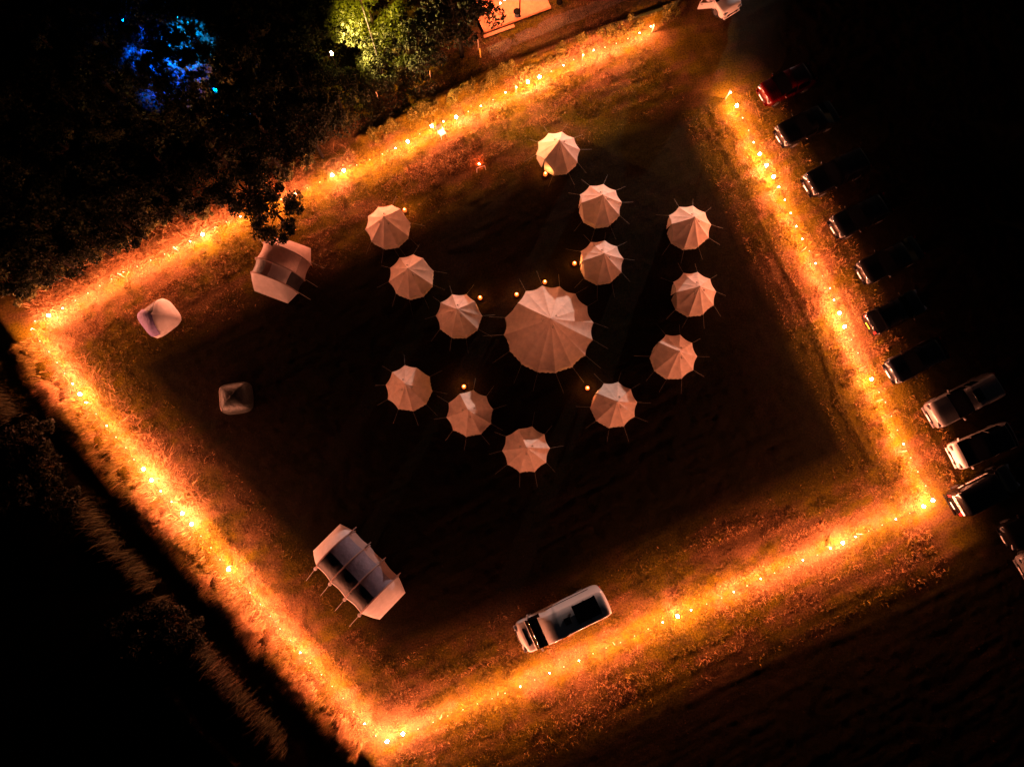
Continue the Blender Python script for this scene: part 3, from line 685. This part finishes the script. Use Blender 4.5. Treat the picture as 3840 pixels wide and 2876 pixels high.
def car(kind, nm, lab, px, py, paintk, L, Wd_, hd=None, cat='car', **k):
    t = kind
    vehicle(nm, lab, cat, px, py, a if hd is None else hd, L, Wd_, t[0], t[1], M[paintk], t[2], t[3], t[4], group=CG, **k)
car(HATCH, 'hatchback_car', 'red hatchback parked at the top of the row on the right', 2858, 362, 'p_red', 4.0, 1.75)
car(SALOON, 'saloon_car', 'dark saloon with bright curved front parked just below the red car', 2922, 518, 'p_grey', 4.5, 1.8)
car(ESTATE, 'estate_car', 'black car parked third from the top with a gleaming number plate', 3026, 703, 'p_black', 4.6, 1.82)
car(HATCH, 'hatchback_car.001', 'black hatchback parked fourth from the top with glittering headlamps', 3127, 860, 'p_black', 4.2, 1.78)
car(SALOON, 'saloon_car.001', 'dark saloon with reddish lit nose parked fifth from the top', 3228, 1030, 'p_grey', 4.5, 1.8)
car(HATCH, 'hatchback_car.002', 'dark hatchback with a yellow number plate towards the lights', 3254, 1222, 'p_dark', 4.1, 1.76, hd=a + math.pi, rear=True, plate='plate_yellow')
car(HATCH, 'hatchback_car.003', 'dark hatchback parked just above the silver estate', 3336, 1402, 'p_blue', 4.1, 1.76)
car(ESTATE, 'estate_car.001', 'silver estate car with sunroof and roof rails, brightest in the row', 3487, 1565, 'p_silver', 5.15, 1.86, extras=sunroof)
car((HATCH[0], HATCH[1], (.11, .84), HATCH[3], HATCH[4]), 'hatchback_car.004', 'white hatchback with black windscreen parked below the silver estate', 3574, 1717, 'p_white', 4.3, 1.8, hd=Wd(3574, 1717, -545, 232))
car(HATCH, 'hatchback_car.005', 'grey car with faintly lit nose below the van marked SOUND', 3768, 2022, 'p_grey', 4.2, 1.78)
car(HATCH, 'hatchback_car.006', 'car cut off by the right edge of the photo, only its nose in view', 3834, 2140, 'p_silver', 4.2, 1.78)
# dark van lettered SOUND
def text_mesh(txt, size):
    cu = bpy.data.curves.new('lettering', 'FONT'); cu.body = txt; cu.size = size; cu.align_x = 'CENTER'; cu.align_y = 'CENTER'; cu.extrude = .002; cu.offset = size * .03
    o = bpy.data.objects.new('lettering', cu); COL.objects.link(o); bpy.context.view_layer.update()
    me = bpy.data.meshes.new_from_object(o.evaluated_get(bpy.context.evaluated_depsgraph_get())); bpy.data.objects.remove(o); bpy.data.curves.remove(cu); return me
def sound_extras(root, L, w2, Hm):
    ink = mat('sign_ink', (.08, .02, .015), .6)
    # rear panel : a white strip with the word, and a short strip after it
    def strip(mt, w, h, txt):
        bm = bmesh.new(); box(bm, (0, 0, 0), (w, h, .012), 0, 0, mt); o = obj('sign_panel', bm, M['plate_white'], root)
        if txt:
            me = text_mesh(txt, h * 1.02); me.transform(mt @ Matrix.Translation((0, 0, .009)) @ Matrix.Diagonal((1.15, 1, 1, 1))); obj('lettering', me, ink, o)
    rot = Matrix(((0, 0, -1, 0), (-1, 0, 0, 0), (0, 1, 0, 0), (0, 0, 0, 1)))      # facing the rear (-x), reading left to right
    lean = Matrix.Rotation(R_(-20), 4, 'Y')
    strip(Matrix.Translation((-L / 2 - .02, .18, 1.28)) @ rot, 1.0, .26, 'SOUND')
    strip(Matrix.Translation((-L / 2 - .02, -.52, 1.26)) @ rot, .34, .20, None)
    rs = Matrix(((1, 0, 0, 0), (0, 0, -1, 0), (0, 1, 0, 0), (0, 0, 0, 1)))        # faces -y
    rs2 = Matrix.Rotation(math.pi, 4, 'Z') @ rs                                   # faces +y
    strip(Matrix.Translation((-L / 2 + 2.0, w2 * .985 + .03, 1.12)) @ rs2, 1.5, .30, 'SOUND')
    strip(Matrix.Translation((-L / 2 + .85, w2 * .985 + .03, 1.10)) @ rs2, .38, .20, None)
    bm = bmesh.new(); box(bm, (-L / 2 - .06, .1, .42), (.10, 1.5, .14), 0, .03); obj('bumper', bm, M['p_grey'], root)
vehicle('delivery_van', 'dark van with SOUND lettered on white strips at its rear and side', 'van', 3572, 1896, a + math.pi * 0 + math.pi, 4.5, 1.82, MINIV[0], MINIV[1], M['p_black'], MINIV[2], MINIV[3], MINIV[4], tumble=.08, rear=True, group=CG, extras=sound_extras)
# white car with the open door at the top edge
def open_door(root, L, w2, Hm):
    for sx in (-.22, .22):
        bm = bmesh.new(); box(bm, (L / 2 - .14 * L, sx, .975), (.36, .10, .02), 0, .008); obj('bonnet_vent', bm, M['black_trim'], root)
    xh = L / 2 - .29 * L
    d = thing('door', None, None); del_ = d; d.parent = root; d.location = (xh, -w2 * .97, 0); d.rotation_euler = (0, 0, R_(-118) + math.pi / 2)
    bm = bmesh.new(); box(bm, (0, -.56, .68), (.09, 1.1, .62), 0, .03); obj('door_panel', bm, M['p_white'], d)
    bm = bmesh.new(); tube(bm, [(0, -.05, 1.0), (.0, -.45, 1.36), (0, -1.0, 1.36), (0, -1.08, 1.0)], .035, 6); obj('window_frame', bm, M['p_white'], d)
    bm = bmesh.new(); box(bm, (.055, -.92, .86), (.03, .16, .035), 0, .01); obj('handle', bm, M['black_trim'], d)
tw = cp(2560, 0, 7.373, 1390, 345)
vehicle('sports_car', 'white car with bonnet vents and an open door cut by the top edge', 'car', tw[0], tw[1], Wd(*tw, .62, .78), 4.2, 1.8, HATCH[0], HATCH[1], M['p_white'], HATCH[2], HATCH[3], HATCH[4], extras=open_door)

# ------------------------------------------------------------------ trees
def crown_mesh(R, clumps, per, lsize, base, flat=.75, seed=0):
    r = np.random.default_rng(seed); cs = []
    while len(cs) < clumps:
        v = r.normal(0, 1, 3); v /= np.linalg.norm(v); rr = R * r.uniform(.35, 1.0) ** .6 * (1 + .3 * math.sin(3 * math.atan2(v[1], v[0]) + seed) * .5)
        v = v * rr; v[2] *= flat; cs.append(v)
    cs = np.array(cs); cr = r.uniform(.16, .34, clumps) * R
    n = clumps * per; k = np.repeat(np.arange(clumps), per)
    d = r.normal(0, 1, (n, 3)); d /= np.linalg.norm(d, axis=1)[:, None]
    Pn = cs[k] + d * (cr[k] * r.uniform(.25, 1.0, n) ** .5)[:, None] * np.array((1, 1, .7))
    cl = np.array(base)[None] * r.lognormal(0, .22, clumps)[k][:, None] * r.lognormal(0, .25, n)[:, None]
    co_, q_, c_ = leaves(Pn, np.full(n, lsize), np.clip(cl, 0, .4))
    me = npmesh('crown', co_, q_, c_, True); me.materials.append(M['leaf']); return me, cs
def trunk_mesh(hc, cs, r0):
    bm = bmesh.new(); tube(bm, [(0, 0, -.2), (.06, .03, hc * .4), (-.05, .05, hc * .8), (0, 0, hc * 1.1)], r0, 8, r2=r0 * .4)
    for c in cs[::7]:
        zb = hc * random.uniform(.55, .9); e = Vector(c) + Vector((0, 0, hc))
        tube(bm, [(0, 0, zb), (e.x * .45, e.y * .45, zb + (e.z - zb) * .6), e], r0 * .3, 5, r2=.015)
    me = bpy.data.meshes.new('trunk'); bm.to_mesh(me); bm.free(); me.materials.append(M['bark']); return me
HC = 4.6
TV = []
for i in range(4):
    cm, cs = crown_mesh(2.3, 34, 190, .12, (.014, .020, .006), .72, 100 + i)
    cm.transform(Matrix.Translation((0, 0, HC))); TV.append((cm, trunk_mesh(HC, cs, .17)))
def tree(px, py, rpx, label, group=None, v=None, name='broadleaf_tree', zf=1.0):
    sc = rpx / 60 / 2.3 * .93; zc = HC * sc * zf
    p = W(px, py, zc); v = random.randrange(4) if v is None else v
    root = thing(name, label, 'tree', (p.x, p.y, 0), random.uniform(0, 6.28), group); root.scale = (sc, sc, sc * zf)
    for nm, me in (('crown', TV[v][0]), ('trunk', TV[v][1])):
        o = bpy.data.objects.new(nm, me); COL.objects.link(o); o.parent = root
    return root
edge = [(1712, 38, 160, 'dark tree overhanging the corner of the lit deck'), (1560, 165, 130, 'dark tree left of the trodden path with warm lit leaves'),
        (1392, 60, 150, 'tree lit bright yellow green from below near the top edge'), (1425, 250, 95, 'small yellow green lit tree above the leaning fence post'),
        (1255, 345, 120, 'dark tree below the bright white lamp in the wood'), (1150, 480, 130, 'dark tree at the wood edge above the middle of the upper string'),
        (1000, 560, 135, 'dark tree at the wood edge above the overhanging branches'), (1030, 792, 122, 'dark oak spreading over the upper string and the tunnel tent'),
        (905, 700, 120, 'dark tree behind the gap in the upper string'), (750, 690, 125, 'dark tree over brown lit bushes left of the tunnel tent'), (600, 730, 125, 'dark tree at the wood edge above the dome tent'),
        (455, 830, 110, 'small dark tree at the wood edge above the left end of the bulbs'), (330, 905, 100, 'dark tree leaning over the straw near the left corner'), (190, 960, 115, 'dark tree at the wood edge just above the left corner'), (50, 1010, 120, 'dark tree at the far left above the corner stake')]
for x, y, r, lab in edge: tree(x, y, r, lab, None)
WG = 'trees inside the dark wood'
for x, y, r in [(1270, 70, 130), (1090, 230, 140), (1090, 60, 130), (930, 400, 140), (880, 220, 120), (900, 60, 130), (770, 520, 140), (690, 400, 110), (700, 100, 140), (560, 560, 140), (560, 290, 105), (640, 190, 115), (790, 330, 100), (500, 60, 120), (400, 640, 150), (420, 440, 110), (320, 240, 130), (240, 760, 150), (200, 520, 160), (150, 300, 150), (300, 60, 130), (100, 90, 140), (60, 800, 140), (40, 560, 140), (20, 300, 120)]:
    tree(x, y, r, 'dark leafy tree standing inside the black wood at upper left', WG)
# bushes
bmh, bcs = crown_mesh(.9, 22, 130, .085, (.075, .07, .022), .7, 300)
bmh.transform(Matrix.Translation((0, 0, .6)))
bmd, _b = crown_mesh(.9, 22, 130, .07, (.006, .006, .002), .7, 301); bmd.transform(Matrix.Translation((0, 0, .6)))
bmt = trunk_mesh(.5, bcs * .8, .04)
def bush(px, py, sc, label, group, zc=.6, fm_=None):
    p = W(px, py, zc * sc); root = thing('bush', label, 'bush', (p.x, p.y, float(gh(np.array([[p.x, p.y]]))[0])), random.uniform(0, 6), group); root.scale = (sc,) * 3
    for nm, me in (('foliage', fm_ or bmh), ('stem', bmt)):
        o = bpy.data.objects.new(nm, me); COL.objects.link(o); o.parent = root
for x, y, sc, in [(590, 800, 1.1), (520, 860, 1.0), (440, 905, .9), (680, 770, 1.0), (760, 800, .8), (350, 935, .9), (250, 985, .9), (160, 1045, .9), (90, 1090, 1.0), (1060, 640, .9), (1150, 600, .8)]:
    bush(x, y, sc, 'brown lit bush at the foot of the wood beside the upper string', 'bushes along the wood edge')
for x, y, sc in [(1480, 250, 1.0), (1540, 215, .9), (1340, 370, .9), (1290, 440, .9)]:
    bush(x, y, sc, 'olive bush under the yellow lit tree near the fence posts', 'bushes by the fence posts')
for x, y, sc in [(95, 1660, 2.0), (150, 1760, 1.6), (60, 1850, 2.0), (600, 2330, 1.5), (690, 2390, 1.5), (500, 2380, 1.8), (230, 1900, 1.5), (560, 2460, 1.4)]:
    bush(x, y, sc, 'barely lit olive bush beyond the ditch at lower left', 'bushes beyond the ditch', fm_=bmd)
# narrow line of dry stalks on a ridge beyond the ditch
rl_ = np.array([tuple(W(*C(7, *q)))[:2] for q in ((1090, 1130), (1210, 1270), (1330, 1430), (1440, 1530), (1560, 1650))])
p, a = along(rl_, 2600, rng.normal(0, .07, 2600), 0)
blades('dry_stalks', p, rng.uniform(.3, .75, 2600), rng.uniform(.02, .04, 2600), rng.uniform(.02, .14, 2600), rng.uniform(0, 6.28, 2600), colmix(p, 2600, STRAW * .45, STRAW * .25), 'thin line of dry stalks in the dark lower left corner')

# ------------------------------------------------------------------ deck, path, chair, stool
e0, e1 = W(1818, 116, .3), W(2096, 14, .3)
ex = (e1 - e0).normalized(); ey = Vector((-ex.y, ex.x, 0))
dk = thing('deck', 'brightly lit orange wooden deck at the top edge', 'deck', (e0.x, e0.y, 0), math.atan2(ex.y, ex.x))
dl = 5.3
bm = bmesh.new(); nb = int(dl / .16)
for i in range(nb): box(bm, (-.1 + (i + .5) * dl / nb, 3.0, .28), (dl / nb - .022, 6.0, .03), 0, .004)
obj('boards', bm, M['decking'], dk)
bm = bmesh.new(); box(bm, (-.1 + dl / 2, -.02, .2), (dl, .04, .20)); box(bm, (-.1 + dl / 2, 3, .13), (dl - .1, 5.8, .18)); obj('fascia', bm, M['decking'], dk)
sp = thing('deck_step', 'pale plank step along the lower edge of the deck', 'step', (e0.x, e0.y, 0), math.atan2(ex.y, ex.x))
bm = bmesh.new(); box(bm, (1.0, -.28, .09), (2.4, .26, .05), 0, .01); obj('tread', bm, M['decking'], sp)
bm = bmesh.new(); box(bm, (.1, -.28, .03), (.08, .2, .07)); box(bm, (1.9, -.28, .03), (.08, .2, .07)); obj('riser', bm, M['decking'], sp)
tp = W(1939, 44, .75)
tbl = thing('round_table', 'dark round table standing on the lit deck', 'table', (tp.x, tp.y, .295))
bm = bmesh.new(); lathe(bm, [(.26, .43), (.27, .44), (.27, .46), (.26, .47)], 24); obj('tabletop', bm, M['bark'], tbl)
bm = bmesh.new(); lathe(bm, [(.18, 0), (.17, .03), (.03, .06), (.03, .43)], 12); obj('pedestal', bm, M['black_trim'], tbl)
for i, (q, lab) in enumerate([((1949, 62), 'dark slim post rising beside the round table'), ((2098, 10), 'thick dark post at the right end of the deck')]):
    p = W(q[0], q[1], .3); bm = bmesh.new(); rr = .05 if i == 0 else .12; tube(bm, [(0, 0, 0), (0, 0, 1.0), (0, 0, 2.6)], rr, 8); lathe(bm, [(rr * 2, 0), (rr * 2, .03), (rr, .04)], 10)
    o = obj('deck_post', bm, M['bark']); o.location = (p.x, p.y, .295); tag(o, lab, 'post')
dpts = [(1820, -30, 3), (1876, 13, 3), (1892, 0, 3), (1960, -60, 3), (2030, -45, 3), (2060, -110, 3), (1900, -90, 3), (1980, -140, 3)]
string(dpts, 'short string of bulbs hanging over the lit deck', 2.3)
# trodden path
pth = wl([(1835, 200), (1880, 178), (1950, 143), (2040, 105), (2120, 70), (2205, 40), (2300, 0), (2420, -60)])
vs, fs = [], []
for i, q in enumerate(pth):
    t = pth[min(i + 1, len(pth) - 1)] - pth[max(i - 1, 0)]; nn = np.array([-t[1], t[0]]) / np.linalg.norm(t)
    for j in range(9):
        w_ = (j / 8 - .5) * (1.05 + .12 * math.sin(i * 2.1 + (j > 4))) ; pp = q + nn * w_; zz = float(gh(pp[None])[0]) + .012 - .03 * (abs(j - 4) == 4)
        vs.append((pp[0], pp[1], zz))
for i in range(len(pth) - 1):
    for j in range(8): k = i * 9 + j; fs.append((k, k + 1, k + 10, k + 9))
bm = bmesh.new(); bm.from_mesh(pmesh('path', vs, fs, True)); bmesh.ops.recalc_face_normals(bm, faces=bm.faces); bmesh.ops.subdivide_edges(bm, edges=bm.edges[:], cuts=3, use_grid_fill=True)
for v in bm.verts: v.co.z += .0
o = obj('path', bm, mat('path', (.20, .13, .075), .95, var=.6, scale=14, bump=.8, bscale=40)); tag(o, kind='structure')
# white chair under the top string
p = W(1657, 497, .45); ch = thing('garden_chair', 'white garden chair standing below the upper string of bulbs', 'chair', (p.x, p.y, 0), Wd(1657, 497, .55, .75))
pw = M['plate_white']
bm = bmesh.new(); box(bm, (0, 0, .43), (.46, .46, .035), 0, .012); obj('seat', bm, pw, ch)
bm = bmesh.new(); box(bm, (-.31, 0, .72), (.03, .44, .34), 0, .012, Matrix.Rotation(R_(-8), 4, 'Y')); obj('backrest', bm, pw, ch)
for sx in (.2, -.2):
    for sy in (.2, -.2): bm = bmesh.new(); tube(bm, [(sx * 1.15, sy * 1.1, 0), (sx, sy, .43)], .018, 6); obj('leg', bm, pw, ch)
for sy in (.2, -.2): bm = bmesh.new(); tube(bm, [(-.2, sy, .43), (-.29, sy, .9)], .016, 6); obj('back_frame', bm, pw, ch)
# low metal trestle with a red lamp behind
p = W(1803, 627, .55); tr = thing('metal_stand', 'pale tubular stand beside a small red lamp in the upper field', 'stand', (p.x, p.y, 0), Wd(1803, 627, .95, -.3))
bm = bmesh.new(); tube(bm, [(-.33, -.05, 0), (-.29, 0, .5), (-.24, 0, .56), (.24, 0, .56), (.29, 0, .5), (.33, -.05, 0)], .022, 6); obj('front_frame', bm, pw, tr)
bm = bmesh.new(); tube(bm, [(-.33, .28, 0), (-.29, .1, .5), (.29, .1, .5), (.33, .28, 0)], .018, 6); obj('rear_frame', bm, M['black_trim'], tr)
p = W(1797, 615, .12); rl = thing('red_lamp', 'small red glowing lamp on the grass behind the pale stand', 'lamp', (p.x, p.y, 0))
bm = bmesh.new(); lathe(bm, [(.06, 0), (.06, .05), (.04, .06)], 10); obj('base', bm, M['black_trim'], rl)
bm = bmesh.new(); ico(bm, (0, 0, .11), .05, 2, (1.3, 1, 1)); obj('lens', bm, mat('red_glow', (1, .2, .1), .4, emit=(1, .12, .025), es=700), rl)

# ------------------------------------------------------------------ lit lamps in the wood, and one added light beyond the top edge
def added_light():  # unseen lamp and mast, added to throw pale wedges on the tents
    c = W(1184 * D, 717 * D, 2.2); n = W(1262 * D, 545 * D, 2.2); d = (n - c).normalized(); p = c + d * 75
    root = thing('added_light_mast', 'added unseen mast with a white light far beyond the top edge', 'lamp', (p.x, p.y, 0))
    bm = bmesh.new(); tube(bm, [(0, 0, 0), (0, 0, 6.2)], .08, 8); obj('mast', bm, M['black_trim'], root)
    bm = bmesh.new(); box(bm, (0, 0, 6.3), (.5, .5, .35), 0, .05); obj('housing', bm, M['black_trim'], root)
    l = bpy.data.lights.new('beam', 'SPOT'); l.energy = 165000; l.color = (1, .70, .62); l.spot_size = .34; l.spot_blend = 1; l.shadow_soft_size = .15
    o = bpy.data.objects.new('beam', l); COL.objects.link(o); o.parent = root; q = Vector((-d.x * .5, -d.y * .5, 6.0)); o.location = q
    o.rotation_euler = (c - (p + q - Vector((0, 0, p.z)))).to_track_quat('-Z', 'Y').to_euler()
def lampfix(name, label, px, py, z, col, es, power, tx, ty, tz, size=1.2, r=.07, blend=.4):
    p = W(px, py, z); root = thing(name, label, 'lamp', (p.x, p.y, 0))
    d = W(tx, ty, tz) - p; d.normalize()
    bm = bmesh.new(); tube(bm, [(0, 0, 0), (0, 0, z - .2)], .04, 6); obj('pole', bm, M['black_trim'], root)
    bm = bmesh.new(); tube(bm, [Vector((0, 0, z)) - d * .3, Vector((0, 0, z)) - d * .05], r * 1.2, 10); obj('housing', bm, M['black_trim'], root)
    bm = bmesh.new(); ico(bm, (0, 0, z), r, 2); obj('lens', bm, mat('lens_' + name + str(int(px)), (1, 1, 1), .3, emit=col, es=es), root)
    l = bpy.data.lights.new('beam', 'SPOT'); l.energy = power; l.color = col; l.spot_size = size; l.spot_blend = blend; l.shadow_soft_size = r * .5
    o = bpy.data.objects.new('beam', l); COL.objects.link(o); o.parent = root; o.location = Vector((0, 0, z)) + d * (r + .02); o.rotation_euler = d.to_track_quat('-Z', 'Y').to_euler()
lampfix('stage_light', 'bright blue stage light shining through the leaves of the wood', 460, 76, 3.4, (.0, .06, 1), 400, 260000, 580, 215, .3, 1.5)
lampfix('flood_light', 'small warm lamp glinting deep between the trees below the cyan light', 800, 262, 2.4, (1, .42, .16), 40, 3000, 755, 320, .6, 2.2, .06)
lampfix('stage_light', 'low cyan stage light in the middle of the wood', 800, 330, 3.0, (.0, .16, 1), 6, 70000, 870, 410, .2, 1.1, .05)
lampfix('stage_light', 'cyan stage light hidden among leaves near the middle of the wood', 660, 60, 3.2, (.0, .2, 1), 10, 80000, 705, 160, .3, 1.25, .05)
lampfix('flood_light', 'white lamp burning in a gap of the wood left of the yellow lit tree', 1241, 201, 5.5, (1, .55, .2), 300, 24000, 1345, 150, 5.3, 2.0, .12)
lampfix('flood_light', 'yellow flood light hidden behind the yellow green tree', 1345, -20, 9.6, (1, .58, .03), 20, 20000, 1390, 95, 5.0, 1.1)
added_light()

# ------------------------------------------------------------------ sky and render settings
w = bpy.data.worlds.new('World'); S.world = w; w.use_nodes = True
nt = w.node_tree; bg = nt.nodes['Background']
sk = nt.nodes.new('ShaderNodeTexSky'); sk.sky_type = 'NISHITA'; sk.sun_disc = False; sk.sun_elevation = R_(24); sk.sun_rotation = R_(40)
mx = nt.nodes.new('ShaderNodeMix'); mx.data_type = 'RGBA'; mx.blend_type = 'MULTIPLY'; mx.inputs[0].default_value = 1; mx.inputs[7].default_value = (1, .72, .62, 1)
nt.links.new(sk.outputs[0], mx.inputs[6]); nt.links.new(mx.outputs[2], bg.inputs['Color']); bg.inputs['Strength'].default_value = .0019
sl = bpy.data.lights.new('moon', 'SUN'); sl.energy = .0006; sl.angle = R_(.5); sl.color = (1, .95, .88)
so = bpy.data.objects.new('moon', sl); COL.objects.link(so); so.location = (0, 0, 60); so.rotation_euler = (R_(66), 0, R_(140))
S.view_settings.view_transform = 'Standard'; S.view_settings.look = 'None'; S.view_settings.gamma = 1; S.view_settings.exposure = 0
cy = S.cycles
cy.use_denoising = True
cy.max_bounces = 4; cy.diffuse_bounces = 2; cy.glossy_bounces = 3; cy.transmission_bounces = 2; cy.sample_clamp_indirect = 4
cy.caustics_reflective = False; cy.caustics_refractive = False
